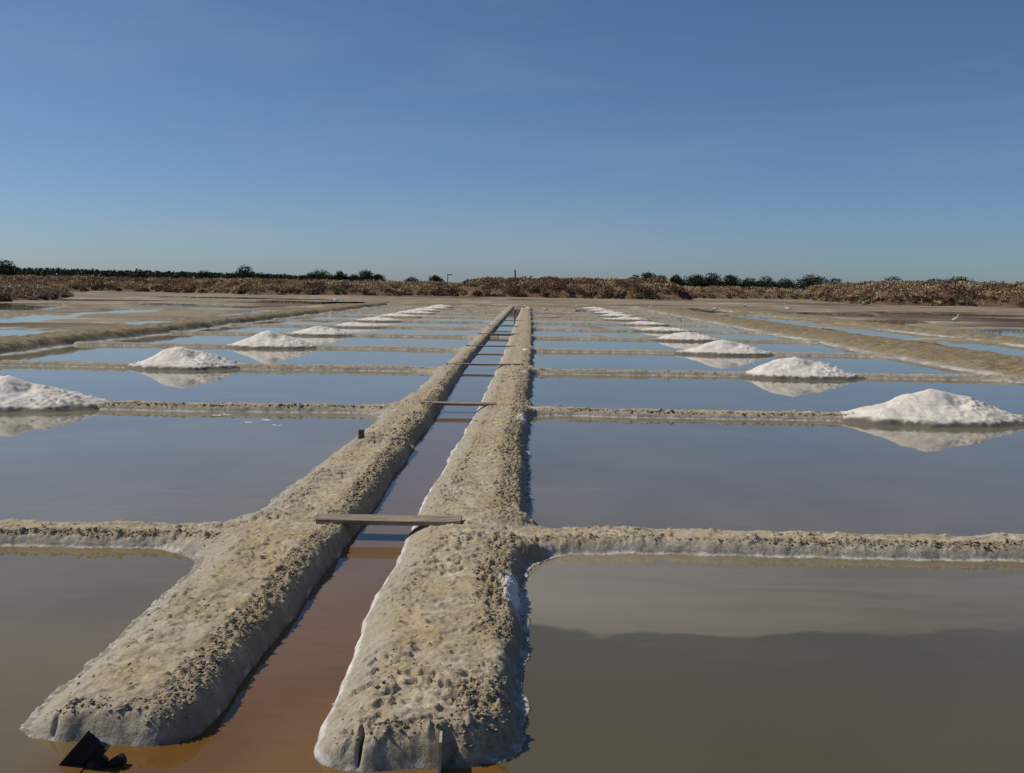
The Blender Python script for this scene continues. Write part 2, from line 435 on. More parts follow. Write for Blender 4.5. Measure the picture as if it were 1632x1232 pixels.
def bank_height(X, Y, side, px_size):
    """height and surface masks of the clay banks at X, Y; px_size limits the finest relief"""
    wob = 0.045 * fbm(X * 0.9, Y * 0.9, 3, 2) + 0.024 * fbm(X * 4.5, Y * 4.5, 9, 3)
    if side == 'L':
        pan = X - np.interp(Y, XE, EL_PAN); ch = np.interp(Y, XE, EL_CH) - X
        w_pan, w_ch, y_end = 0.40, 0.095, 3.70
    else:
        pan = np.interp(Y, XE, ER_PAN) - X; ch = X - np.interp(Y, XE, ER_CH)
        w_pan, w_ch, y_end = 0.11, 0.36, 3.60
    cross = np.full(X.shape, -9.0); nearside = np.zeros(X.shape); 
    for i, yn in enumerate(ROWS):
        bend = 0.05 * np.sin(X * 0.7 + i * 1.7) + 0.03 * np.sin(X * 1.9 + i)
        sgn = -X if side == 'L' else X
        a = BW / 2 - np.abs(Y - (yn + bend + BW / 2))
        m = a > cross
        cross = np.where(m, a, cross); nearside = np.where(m, sstep(0.08, -0.02, Y - (yn + bend + BW / 2)), nearside)
    wc = sstep(-0.15, 0.15, cross - pan)
    end = (-12.75 - X) if side == 'L' else (X - 10.15)
    s = smax(smax(pan, cross, 0.55), end, 0.9) + wob
    W = (1 - wc) * w_pan + wc * (0.30 - 0.15 * nearside)
    hc = ((1 - wc) * 0.135 + wc * 0.086) * (1 - 0.75 * sstep(-0.1, 0.25, end - np.maximum(pan, cross)))
    def prof(d, w):
        t = np.clip(d / w, 0, 1)
        return np.where(d > 0, 1 - (1 - t) ** 2.3, d * 7.0)
    p1 = prof(s, W); p2 = prof(ch + wob * 0.8, w_ch)
    xm = (X + 1.9) if side == 'L' else (X + 0.4)
    fe = Y - y_end - 0.10 * np.abs(xm) * (xm < 0) * (side == 'L') - 0.05 * np.sin(X * 3 + 1) + wob
    rr_ = 0.22
    def corner(u, v): return np.where((u < rr_) & (v < rr_), rr_ - np.hypot(rr_ - u, rr_ - v), np.minimum(u, v))
    p3 = np.minimum(prof(np.minimum(corner(ch + wob * 0.8, fe), np.where(s > -0.5, corner(s, fe), 9.0)), 0.12), prof(fe, 0.12))
    # the round corner at the mouth of the channel
    p = smin(smin(p1, p2, 0.25), p3, 0.3)
    dam = np.zeros(X.shape)
    z = hc * np.clip(p, -1.0, 2)
    land = sstep(-0.02, 0.10, z)
    # soft swells, trowel smears, crumbs
    z = z + land * (0.026 * fbm(X * 2.1, Y * 2.1, 21, 3) + 0.007 * fbm(X * 9, Y * 14, 25, 2))
    steep_pan = (W < 0.24)
    sd = np.where(ch < s, ch, s) 
    edge_pan = np.where(steep_pan, np.exp(-((s - 0.15 + 0.04 * wc) / (0.12 - 0.06 * wc)) ** 2), 0.30 * np.exp(-((s - 0.32) / 0.12) ** 2))
    edge_ch = np.exp(-((ch - 0.13) / 0.10) ** 2) if side == 'L' else 0.42 * np.exp(-((ch - 0.24) / 0.07) ** 2)
    edge_fr = 0.8 * np.exp(-((fe - 0.10) / 0.07) ** 2)
    patch = 0.5 + 0.9 * fbm(X * 1.7, Y * 1.7, 31, 2)
    crumb = np.clip(np.maximum(np.maximum(edge_pan, edge_ch), edge_fr) * np.clip(patch + 0.35, 0, 1.2), 0, 1) * land
    rough = sstep(-0.20, 0.40, fbm(X * 1.1, Y * 1.1, 51, 3)) * land
    if px_size < 0.03:
        wx = X + 0.025 * gnoise(X * 18, Y * 18, 41); wy = Y + 0.025 * gnoise(X * 18, Y * 18, 42)
        d1, r1 = worley(wx / 0.055, wy / 0.048, 43)
        d2, r2 = worley(wx / 0.026, wy / 0.022, 44)
        clod = (0.55 - d1) * (0.1 + 1.4 * r1 * r1) * 0.062 + (0.5 - d2) * (0.2 + r2) * 0.020
        z = z + crumb * clod
        # trowelled skin: broad smears, broken by torn edges and a few loose flakes
        tear = fbm(wx * 7.5, wy * 11.0, 53, 4)
        z = z + land * (1 - 0.6 * crumb) * (0.020 * sstep(-0.03, 0.04, tear) + 0.012 * tear) * (0.35 + 0.65 * rough)
        z = z + land * rough * (1 - crumb) * 0.012 * np.abs(fbm(wx * 17, wy * 23, 55, 3))
        d3, r3 = worley(wx / 0.10, wy / 0.07, 45)
        flake = np.clip(0.30 - d3, 0, 1) * (r3 > 0.90)
        z = z + land * (1 - crumb) * 0.07 * flake
        z = z + land * 0.0045 * fbm(X * 42, Y * 50, 47, 2) + sstep(0.0, 0.05, z) * (0.004 + 0.008 * rough) * fbm(X * 22, Y * 30, 48, 3)
    elif px_size < 0.09:
        z = z + crumb * 0.02 * fbm(X * 14, Y * 14, 47, 2)
    # narrow inlet cut through each bank half way along every pan
    for k, yn in enumerate(ROWS[:-1]):
        gy = yn + (4.2 if side == 'R' else 4.25) + 0.10 * np.sin(X * 4 + k) + (0.10 * (X + 1.6) if side == 'L' else -0.02)
        inside = np.abs(Y - gy) < 0.5
        g = np.exp(-((Y - gy) / 0.12) ** 2) * inside
        z = z - np.clip(z - 0.012, -0.02, 1) * 0.88 * g
        z = np.where(inside, z + land * 0.030 * np.exp(-((Y - gy + 0.22) / 0.09) ** 2), z)
    # cracks and the little outlets in the front ends
    def slit(xc, w, yd, depth):
        return -np.clip(z - 0.004, 0, 1) * depth * np.exp(-((X - xc) / w) ** 2) * sstep(yd, yd - 0.05, Y)
    if side == 'L':
        for xc, w, yd, dp in ((-1.842, 0.010, 3.84, 1.0), (-1.40, 0.012, 3.80, 0.5)): z = z + slit(xc, w, yd, dp)
    else:
        for xc, w, yd, dp in ((-0.602, 0.008, 3.71, 1.0), (-0.262, 0.030, 3.69, 1.0)): z = z + slit(xc, w, yd, dp)
    # planks lie bedded in the clay
    for (xa, xb, yc, w) in PLANKS:
        m = sstep(xa - 0.05, xa + 0.02, X) * sstep(xb + 0.05, xb - 0.02, X) * sstep(w / 2 + 0.05, w / 2, np.abs(Y - yc))
        z = z - m * np.clip(z - 0.100, 0, 1)
    # low clay dam that closes the channel at the fifth plank
    zd = 0.11 - ((Y - 36.5) / 0.8) ** 2 * 0.12
    z = np.where((ch < 0.1) & (Y > 35) & (Y < 38), smax(z, zd, 0.05), z)
    # thin crust of clay and salt at the waterline of the pans
    lw = (0.040 if side == 'R' else 0.030) * (0.75 + 0.9 * fbm(X * 3, Y * 3, 57, 2))
    q_ = corner(s, fe)
    ledge = sstep(-lw - 0.012, -lw, q_) * (q_ < 0.01) * (ch > 0.0) * (fe > 0.02)
    lz = 0.0035 + 0.007 * fbm(X * 30, Y * 30, 58, 2)
    z = np.where((ledge > 0) & (z < lz), np.where(ledge > 0.5, lz, z), z)
    on_ledge = (ledge > 0.5) & (z < 0.014)
    z = np.clip(z, -0.14, None)
    nz = fbm(X * 7, Y * 7, 61, 3)
    nf = fbm(X * 26, Y * 26, 63, 2)
    grey = np.clip(sstep(0.105, 0.02, z + 0.03 * nz) * (0.35 + 0.65 * (1 - crumb)), 0, 1)
    steep_side = sstep(0.16, 0.06, ch) if side == 'L' else sstep(0.16, 0.06, s) * (1 - wc)
    grey = grey * (1 - 0.75 * steep_side)
    flank = sstep(0.34, 0.10, s + 0.08 * nz) * (1 - wc) if side == 'L' else sstep(0.27, 0.12, ch + 0.06 * nz)
    grey = np.maximum(grey, 0.85 * flank * (1 - 0.7 * crumb)); grey = np.maximum(grey, 0.75 * sstep(0.35, 0.08, fe + 0.1 * nz) * (1 - 0.6 * crumb))
    wet = np.maximum(sstep(0.022, 0.004, z + 0.012 * nz) * 0.6, 0.35 * steep_side * sstep(0.11, 0.05, z + 0.05 * nz) * (z > 0))  # damp waterline; shade painted with damp on the steep flanks away from sun
    line = sstep(0.017, 0.009, z + 0.004 * nf) * sstep(-0.006, 0.003, z)
    salt = np.zeros(X.shape)
    if side == 'R':
        salt = np.maximum(salt, sstep(0.034, 0.018, z + 0.008 * nf + 0.006 * nz) * sstep(-0.006, 0.003, z) * (ch < 0.09) * (0.55 + 0.35 * sstep(-0.2, 0.3, nz)))
        salt = np.maximum(salt, line * (ch >= 0.08) * sstep(-0.05, 0.35, nz + 0.25 * nf) * 0.8)
        for yn in ROWS[:4]:
            blob = np.exp(-(((X + 0.045) / 0.075) ** 2 + ((Y - (yn - 1.1)) / 0.34) ** 2))
            salt = np.maximum(salt, sstep(0.25, 0.7, blob + 0.5 * nf) * (blob > 0.15) * (z > 0.002))
    else:
        salt = np.maximum(salt, line * sstep(-0.1, 0.4, nz + 0.2 * nf) * 0.55)
    bank_far = wc * nearside
    salt = np.maximum(salt, bank_far * line * sstep(-0.35, 0.35, nz + 0.4 * nf) * 0.75)
    salt = np.maximum(salt, bank_far * sstep(0.05, 0.01, np.abs(z - 0.04)) * sstep(0.1, 0.7, nz + 0.4 * nf) * 0.22)
    salt = np.where(on_ledge, np.maximum(salt * 0.6, 0.5 * sstep(0.1, 0.5, nf + 0.35 * nz)), salt)
    grey = np.where(on_ledge, 1.0, grey); wet = np.where(on_ledge, 0.25, wet)
    wet = wet * (1 - salt)
    return z, dict(rough=rough, grey=grey, wet=wet, salt=np.clip(salt, 0, 1), crumb=crumb)

def geo_steps(a, b, rate, lo):
    ys = [a]
    while ys[-1] < b: ys.append(ys[-1] + max(lo, rate * ys[-1]))
    ys[-1] = b
    return np.array(ys)

def tiles_to_object(name, tiles, mat):
    Vs, Fs, At = [], [], {}
    off = 0
    for (xs, ys, side) in tiles:
        X, Y = np.meshgrid(xs, ys)
        z, at = bank_height(X, Y, side, float(xs[1] - xs[0]))
        Vs.append(np.stack([X.ravel(), Y.ravel(), z.ravel()], 1)); Fs.append(grid_faces(len(xs), len(ys), off)); off += X.size
        for k, v in at.items(): At.setdefault(k, []).append(v.ravel())
    V = np.concatenate(Vs); F = np.concatenate(Fs)
    keep = (V[F][:, :, 2].max(1) > -0.06)
    F = F[keep]
    used = np.zeros(len(V), bool); used[F.ravel()] = True
    idx = np.cumsum(used) - 1
    me = np_mesh(name, V[used], idx[F])
    for k, v in At.items(): add_attr(me, k, np.concatenate(v)[used])
    return link_mesh(name, me, mat)

OCT = np.array([[1, 0, 0], [0, 1, 0], [-1, 0, 0], [0, -1, 0], [0, 0, 1], [0, 0, -1]], float)
OCF = np.array([[0, 1, 4], [1, 2, 4], [2, 3, 4], [3, 0, 4], [1, 0, 5], [2, 1, 5], [3, 2, 5], [0, 3, 5]])
def crumbs(parent, x0, x1, y0, y1, side, n, seed, s0=0.0035, s1=0.013):
    # loose crumbs of dry clay lying along the broken edges of a bank
    r = np.random.default_rng(seed)
    m = n * 5
    X = r.uniform(x0, x1, m); Y = y0 * (y1 / y0) ** r.uniform(0, 1, m) if y1 / y0 > 1.5 else r.uniform(y0, y1, m)
    z, at = bank_height(X, Y, side, 0.0075)
    p = np.clip(at['crumb'] * 1.5 - 0.45, 0, 1) + 0.018 * at['rough'] + 0.004
    ok = (r.uniform(size=m) < p) & (z > 0.012)
    ok &= (r.uniform(size=m) < np.clip((y1 - Y) / (0.5 * y1), 0, 1)) | (y1 < y0 * 1.5)
    ok &= np.cumsum(ok) <= n
    X, Y, z = X[ok], Y[ok], z[ok]; k = len(X)
    sz = (s0 + (s1 - s0) * r.uniform(0, 1, k) ** 2.6) * np.clip(Y / 7.0, 0.9, 1.7)
    d = OCT[None] * r.uniform(0.55, 1.35, (k, 6, 1)) * np.array([1.35, 1.0, 0.6]) + r.normal(0, 0.16, (k, 6, 3))
    a = r.uniform(0, 2 * pi, k); ca, sa = np.cos(a)[:, None], np.sin(a)[:, None]
    V = np.stack([d[:, :, 0] * ca - d[:, :, 1] * sa, d[:, :, 0] * sa + d[:, :, 1] * ca, d[:, :, 2]], 2) * sz[:, None, None]
    V += np.stack([X, Y, z + sz * 0.25], 1)[:, None, :]
    F = (OCF[None] + (np.arange(k) * 6)[:, None, None]).reshape(-1, 3)
    me = np_mesh('clay_crumbs', V.reshape(-1, 3), F, False)
    for key in ('grey', 'salt', 'rough', 'crumb', 'wet'):
        v = at[key][ok] * (0.4 if key == 'grey' else 1.0)
        if key == 'crumb': v = r.uniform(0.0, 1.0, k) ** 1.5
        if key == 'wet': v = r.uniform(0, 1, k) ** 4 * 0.5
        add_attr(me, key, np.repeat(v, 6))
    o = link_mesh('clay_crumbs', me, M['clay'], parent)
    o['kind'] = 'stuff'
    return o

ORD = ['first', 'second', 'third', 'fourth', 'fifth', 'sixth', 'seventh', 'eighth', 'ninth', 'tenth', 'eleventh', 'twelfth']
near_y = geo_steps(3.45, 15.5, 0.0021, 0.008); far_y = geo_steps(15.5, 91.5, 0.004, 0.02)
o = tiles_to_object('clay_bank', [(np.arange(-2.46, -0.99, 0.0075), near_y, 'L'), (np.linspace(-2.46, -1.0, 60), far_y, 'L')], M['clay'])
tag(o, 'long tan clay bank along the left edge of the central channel', 'clay bank')
crumbs(o, -2.4, -1.15, 3.6, 26.0, 'L', 15000, 611)
o = tiles_to_object('clay_bank', [(np.arange(-1.06, 0.47, 0.0075), near_y, 'R'), (np.linspace(-1.05, 0.47, 60), far_y, 'R')], M['clay'])
tag(o, 'long tan clay bank along the right edge of the central channel', 'clay bank')
crumbs(o, -0.9, 0.4, 3.5, 26.0, 'R', 15000, 612)
for i, yn in enumerate(ROWS):
    for side in 'LR':
        dx = max(0.0085, 0.0011 * yn); dy = max(0.0075, 0.0009 * yn)
        if side == 'L': x0, x1 = max(LEFT_END, -0.62 * yn - 1.5), -2.445
        else: x0, x1 = 0.455, min(RIGHT_END, 0.60 * yn + 1.5)
        xs = np.linspace(x0, x1, max(8, int((x1 - x0) / dx))); ys = np.arange(yn - 0.55, yn + BW + 0.6, dy)
        o = tiles_to_object('cross_bank', [(xs, ys, side)], M['clay'])
        tag(o, f"low clay cross bank {'left' if side == 'L' else 'right'} of the channel, {ORD[i]} from the front", 'clay bank', 'low clay banks between the salt pans')
        if i < 2: crumbs(o, x0, x1, yn, yn + BW, side, (3500, 2500)[i], 620 + 2 * i + (side == 'L'))

# ------------------------------------------------------------------ water
WZ = 0.0
edges = [-1.0] + [r + BW / 2 for r in ROWS] + [92.5]
for i in range(len(edges) - 1):
    for side in 'LR':
        if side == 'L': x0, x1, mt = LEFT_END - 0.5, -1.62, M['water_near_left'] if i == 0 else M['water_pan_left']
        else: x0, x1, mt = -0.42, RIGHT_END + 0.5, M['water_near_right'] if i == 0 else M['water_pan']
        lab = f"still brine in the {ORD[i] if i < 12 else 'last'} pan {'left' if side == 'L' else 'right'} of the channel, counted from the front"
        if i == 0 and side == 'R':      # the near pan's water ends in the feeder ditch round the end of the bank
            P = [(-0.2, 3.80), (0.02, 3.50), (0.20, 3.20), (0.60, 2.60), (1.20, edges[0]), (x1, edges[0]), (x1, edges[1]), (-0.2, edges[1])]
            me = bpy.data.meshes.new('water'); me.from_pydata([(p[0], p[1], WZ) for p in P], [], [tuple(range(len(P)))]); me.update()
            tag(link_mesh('water', me, mt), lab, kind='structure')
        else:
            flat('water', x0, x1, edges[i], edges[i + 1], WZ, mt, lab)
# the channel widens into the feeder ditch in front of the banks
xs_ = [(-1.62, 1.5, -1.0, 3.95), (-1.55, -0.42, 3.95, 92.5)]
V, F = [], []
for (a, b, c, d) in xs_:
    k = len(V); V += [(a, c, WZ - 0.004), (b, c, WZ - 0.004), (b, d, WZ - 0.004), (a, d, WZ - 0.004)]; F.append((k, k + 1, k + 2, k + 3))
me = np_mesh('water', np.array(V), np.array(F), False)
tag(link_mesh('water', me, M['water_channel']), 'rusty brown water in the narrow central channel', kind='structure')

# ------------------------------------------------------------------ drying pan floors in the far rows
def pan_floor(i, side):
    y0, y1 = ROWS[i] + BW - 0.1, (ROWS[i + 1] + 0.1 if i + 1 < len(ROWS) else 92.0)
    x0, x1 = (LEFT_END, -1.9) if side == 'L' else (0.35, RIGHT_END)
    xs = np.linspace(x0, x1, 60); ys = np.linspace(y0, y1, 60)
    X, Y = np.meshgrid(xs, ys)
    dry = {4: -0.35, 5: -0.25, 6: -0.12, 7: -0.05, 8: 0.0, 9: 0.03, 10: 0.08, 11: 0.1}[i] + (0.08 if side == 'R' else 0.0)
    n = fbm(X * 0.35, Y * 0.25, 101 + i, 3)
    z = 0.05 * (n + dry + 0.06 * fbm(X * 2, Y * 2, 130, 2))
    z = np.clip(z, -0.05, 0.03)
    me = np_mesh('pan_floor', np.stack([X.ravel(), Y.ravel(), z.ravel()], 1), grid_faces(60, 60))
    add_attr(me, 'wet', (0.3 * sstep(0.006, 0.0, z)).ravel())
    add_attr(me, 'salt', (sstep(0.004, 0.001, np.abs(z - 0.002)) * 0.5 * (n > -0.2)).ravel())
    tag(link_mesh('ground', me, M['mud']), f"drying mud floor of the {ORD[i]} row's pan {'left' if side == 'L' else 'right'} of the channel", kind='structure')
for i in range(4, 12):
    for s in 'LR': pan_floor(i, s)

# ------------------------------------------------------------------ levees on both sides and at the far end
def levee(name, x_in, x_out, y0, y1, h, label, steep, along='y'):
    n_u = 36; ys = geo_steps(y0, y1, 0.006, 0.08)
    u = np.linspace(-0.12, 1.12, n_u)
    U, Yv = np.meshgrid(u, ys)
    wob = 0.35 * fbm(Yv * 0.12, Yv * 0 + 3.1, 71 + int(abs(x_in)), 2) + 0.15 * fbm(Yv * 0.7, U * 2, 75, 2)
    X = x_in + (x_out - x_in) * U + wob
    d_in = U * abs(x_out - x_in); d_out = (1 - U) * abs(x_out - x_in)
    def pr(d, w): 
        t = np.clip(d / w, 0, 1); return np.where(d > 0, 1 - (1 - t) ** 2, d * 1.5)
    z = h * smin(pr(d_in, steep), pr(d_out, steep * 1.2), 0.3)
    z = np.maximum(z, 0.035 * sstep(-0.25, -0.05, d_in) + 0.02 * fbm(X * 2, Yv * 2, 85, 2) - 0.02)
    land = sstep(0, 0.1, z)
    z = z + land * (0.07 * fbm(X * 0.8, Yv * 0.8, 81, 3) + 0.06 * fbm(X * 3.5, Yv * 3.5, 82, 4))
    z = np.clip(z, -0.2, None)
    if along == 'y': V = np.stack([X.ravel(), Yv.ravel(), z.ravel()], 1)
    me = np_mesh(name, V, grid_faces(n_u, len(ys)))
    nz = fbm(X * 2, Yv * 2, 83, 2)
    add_attr(me, 'grey', (sstep(0.12, 0.03, z + 0.04 * nz) * 0.8).ravel())
    add_attr(me, 'salt', (sstep(0.045, 0.02, z) * sstep(0.0, 0.01, z) * (0.35 + 0.5 * (nz > 0)) * (U < 0.5)).ravel())
    return tag(link_mesh(name, me, M['levee']), label, 'levee')

levee('levee', -12.7, -14.7, 12.0, 96.0, 0.28, 'rounded grey brown clay levee closing the pans on the left side', 0.50)
levee('levee', 10.2, 13.7, 12.0, 97.0, 0.21, 'broad pale clay levee closing the pans on the right side', 1.1)
levee('levee', 17.3, 19.4, 22.0, 104.0, 0.20, 'narrow pale clay levee beyond the pools at the right', 0.9)
def cross_levee(y_in, y_out, x0, x1, h, label):
    xs = np.linspace(x0, x1, 260); v = np.linspace(-0.1, 1.1, 24)
    X, Vv = np.meshgrid(xs, v)
    Y = y_in + (y_out - y_in) * Vv + 0.5 * fbm(X * 0.15, X * 0 + 1, 91, 2)
    w = abs(y_out - y_in)
    z = h * np.clip(np.minimum(Vv, 1 - Vv) * w / 1.2, -1, 1) + 0.03 * fbm(X, Y, 92, 3)
    me = np_mesh('levee', np.stack([X.ravel(), Y.ravel(), z.ravel()], 1), grid_faces(260, 24))
    add_attr(me, 'grey', (0.5 * sstep(0.1, 0.0, z)).ravel()); add_attr(me, 'salt', (sstep(0.25, 0.5, fbm(X * 0.25, Y * 0.6, 93, 2)) * 0.5).ravel())
    return tag(link_mesh('levee', me, M['levee']), label, 'levee')
cross_levee(91.6, 96.5, -15.0, 12.0, 0.20, 'pale clay levee across the far end of the channel')

# ------------------------------------------------------------------ outer mud flats with pools
def mudflat(xa, xb, ya, yb, pools, wets, label, seed, nx=200, ny=260):
    xs = np.linspace(xa, xb, nx); ys = ya * (yb / ya) ** np.linspace(0, 1, ny)
    X, Y = np.meshgrid(xs, ys)
    z = 0.035 + 0.05 * fbm(X * 0.12, Y * 0.08, seed, 4) + 0.02 * fbm(X * 0.9, Y * 0.9, seed + 3, 3)
    bund = np.maximum(0, np.sin(Y * 0.55 + 1.2 * np.sin(X * 0.06) + 1.5 * fbm(X * 0.05, Y * 0.05, seed + 4, 2)) - 0.70) * 0.55
    z = z + bund
    wet = sstep(0.25, 0.6, fbm(X * 0.05, Y * 0.11, seed + 9, 3) + 0.1) * 0.35
    for P in pools:
        s = poly_sdf(X, Y, P) + 0.30 * fbm(X * 0.6, Y * 0.4, seed + 5, 3)
        z = np.minimum(z, 0.12 - 0.26 * sstep(-0.9, 0.45, s)); 
    for P in wets:
        s = poly_sdf(X, Y, P) + 2.0 * fbm(X * 0.2, Y * 0.2, seed + 6, 3)
        m = sstep(-1.5, 1.5, s); wet = np.maximum(wet, m * (0.55 + 0.45 * sstep(-0.3, 0.3, fbm(X * 0.1, Y * 0.35, seed + 7, 3)))); z = z - 0.03 * m
    salt = sstep(0.30, 0.55, fbm(X * 0.10, Y * 0.22, seed + 11, 3)) * 0.6 + 0.5 * sstep(0.02, 0.0, np.abs(z - 0.012)) * (z > 0)
    me = np_mesh('ground', np.stack([X.ravel(), Y.ravel(), z.ravel()], 1), grid_faces(nx, ny))
    add_attr(me, 'wet', np.clip(wet, 0, 1).ravel()); add_attr(me, 'salt', np.clip(salt * (1 - wet), 0, 1).ravel())
    return tag(link_mesh('ground', me, M['mud']), label, kind='structure')

poolsL = [[(-60, 40), (-26.8, 50.8), (-25.7, 52.5), (-24.1, 53.3), (-25.9, 57.7), (-26.1, 64.0), (-24.2, 66.1), (-22.7, 59.5), (-24.2, 55.2), (-22.6, 48.6), (-21.2, 40.1), (-30, 25)],
          [(-30, 30), (-19.3, 36.5), (-17.3, 36.1), (-15.9, 35.7), (-15.6, 32.1), (-15.6, 29.1), (-15.6, 22), (-24, 20)],
          [(-17.5, 41.5), (-17.4, 47.1), (-16.4, 52.7), (-15.8, 46.1), (-16.3, 42.1)],
          [(-17.6, 56.3), (-17.6, 66.7), (-15.9, 63.2), (-15.7, 54.3)],
          [(-34, 76), (-20, 72), (-19, 80), (-32, 88)], [(-50, 84), (-36, 92), (-33, 104), (-48, 100)], [(-30, 95), (-19, 90), (-18, 106), (-28, 112)],
          [(-40, 62), (-30, 60), (-29, 72), (-40, 74)], [(-46, 118), (-22, 114), (-22, 128), (-42, 134)]]
poolsR = [[(14.2, 24), (17.4, 26), (17.2, 36.6), (14.4, 36.2)], [(14.3, 39.5), (17.2, 41.2), (17.2, 48.0), (14.6, 51.0)], [(13.9, 53.5), (16.2, 56.3), (16.9, 68.6), (15.3, 75)],
          [(14.2, 79), (16.5, 80), (17.3, 89.2), (15.3, 98)], [(19.7, 40), (25, 43), (27, 53), (21, 49)], [(20.5, 24), (27, 24), (27, 37), (20.5, 35)], [(28, 42), (36, 46), (38, 60), (30, 54)], [(19.8, 56), (24, 58), (25, 66), (20, 66)],
          [(20, 78), (27, 76), (28, 84), (20, 86)], [(30, 84), (44, 82), (46, 92), (32, 94)], [(24, 100), (42, 100), (44, 112), (26, 112)], [(48, 70), (60, 72), (62, 84), (50, 82)]]
wetsR = [[(21, 72), (29, 57), (60, 70), (60, 90), (22, 90)], [(19, 95), (40, 92), (60, 105), (19, 108)], [(19.6, 38), (26, 40), (34, 58), (24, 56)]]
mudflat(-15.0, -75, 18, 190, poolsL, [[(-45, 70), (-30, 78), (-18, 82), (-18, 86), (-45, 78)]], 'tan mud flat with shallow pools beyond the left levee', 201, 220, 300)
mudflat(13.7, 85, 18, 260, poolsR, wetsR, 'dark streaked mud flat beyond the right levee', 301, 240, 320)
mudflat(-20, 70, 95.5, 260, [], [], 'bare mud between the pans and the brush', 401, 140, 90)
flat('water', -75, LEFT_END - 0.52, 10, 150, 0.0, M['water_pan'], 'shallow pools on the mud flat left of the pans')
flat('water', RIGHT_END + 0.52, 85, 10, 125, 0.0, M['water_pan'], 'shallow pools on the mud flat right of the pans')
flat('ground', -6, 6, -8, 1.6, 0.12, M['levee'], 'clay path in front of the pans')

# ------------------------------------------------------------------ plank bridges
for i, (xa, xb, yc, w) in enumerate(PLANKS):
    root = empty('plank_bridge', (0.5 * (xa + xb), yc, 0.12))
    L = xb - xa
    tilt = (0.004, -0.003, 0.006, 0.0, 0.004, -0.004, 0.002)[i]
    p = Parts().box((0, 0, 0.004), (L, w, 0.034), (0, -tilt, -0.012 if i == 0 else 0.006 * (-1) ** i), jitter=0.0015, chamfer=0.003)
    p.build('plank', M['wood'], root)
    where = ('wide in view at the front', 'second from the front', 'third from the front, long', 'fourth from the front', 'fifth from the front, beside a clay dam', 'sixth from the front', 'farthest up the channel')[i]
    tag(root, f"weathered wooden plank laid across the channel, {where}", 'plank bridge', 'planks across the channel')
    # cleats under the plank hold it to the banks
    for s in (-1, 1):
        Parts().box((s * (L / 2 - 0.06), 0, -0.022), (0.05, w * 0.9, 0.016)).build('cleat', M['wood'], root)

# ------------------------------------------------------------------ salt piles
def salt_pile(cx, cy, wl, wr, wf, wb, h, seed, label, res):
    nx, ny = int(150 * res), int(110 * res)
    xs = np.linspace(-wl * 1.08, wr * 1.08, nx); ys = np.linspace(-wf * 1.1, wb * 1.1, ny)
    X, Y = np.meshgrid(xs, ys)
    ax = np.where(X < 0, wl, wr); ay = np.where(Y < 0, wf, wb)
    wobx = 0.16 * fbm(X * 1.3 + seed, Y * 1.3, seed, 3)
    r = np.hypot(X / ax, Y / ay) + wobx
    t = np.clip(1 - r, -0.2, 1)
    z = h * (t ** 0.98 if False else np.where(t > 0, np.abs(t) ** 1.22, t * 1.5))
    z = z - h * 0.05 * np.exp(-(r / 0.10) ** 2)                           # the peak is rounded
    z = z + h * 0.07 * np.exp(-(((X - 0.45 * wr) / (0.25 * wr)) ** 2 + (Y / (0.4 * wf)) ** 2))   # a lower shoulder to the right
    z = z + h * 0.05 * np.exp(-(((X + 0.35 * wl) / (0.3 * wl)) ** 2 + (Y / (0.4 * wf)) ** 2))
    z = z + 0.035 * sstep(0.0, 0.12, t)                                    # crumbled foot
    land = sstep(-0.01, 0.06, z)
    d, rv = worley((X + 0.04 * gnoise(X * 8, Y * 8, seed)) / 0.12, Y / 0.09 + z / 0.12, seed + 1)
    rough_zone = np.clip(sstep(-0.1, 0.35, X / wr) * sstep(0.85, 0.5, np.abs(t - 0.5) * 2) + sstep(0.22, 0.08, t) * 0.9, 0, 1)
    z = z + land * (0.028 * fbm(X * 2.2, Y * 2.2, seed + 2, 2) + 0.014 * fbm(X * 8, Y * 8, seed + 3, 3) + 0.010 * np.abs(fbm(X * 16, Y * 16, seed + 4, 2)))
    z = z + land * rough_zone * ((0.5 - d) * (0.05 + rv * rv) * 0.095)
    # slump scar on the right flank
    z = z - land * 0.08 * h / 0.4 * np.exp(-(((X - 0.22 * wr) / (0.10 * wr)) ** 2 + ((Y + 0.22 * wf) / (0.16 * wf)) ** 2))
    z = np.clip(z, -0.06, None)
    F = grid_faces(nx, ny); keep = z.ravel()[F].max(1) > -0.05; F = F[keep]
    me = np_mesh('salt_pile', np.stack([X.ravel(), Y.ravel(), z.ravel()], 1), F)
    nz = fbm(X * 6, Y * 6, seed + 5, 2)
    add_attr(me, 'wet', (sstep(0.10, 0.045, z + 0.04 * nz) * sstep(0.35, 0.0, Y / wf) * 0.95).ravel())  # near foot: undercut shade painted in along with the damp
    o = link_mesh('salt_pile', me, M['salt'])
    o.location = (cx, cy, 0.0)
    return tag(o, label, 'salt pile', 'salt piles on the cross banks')

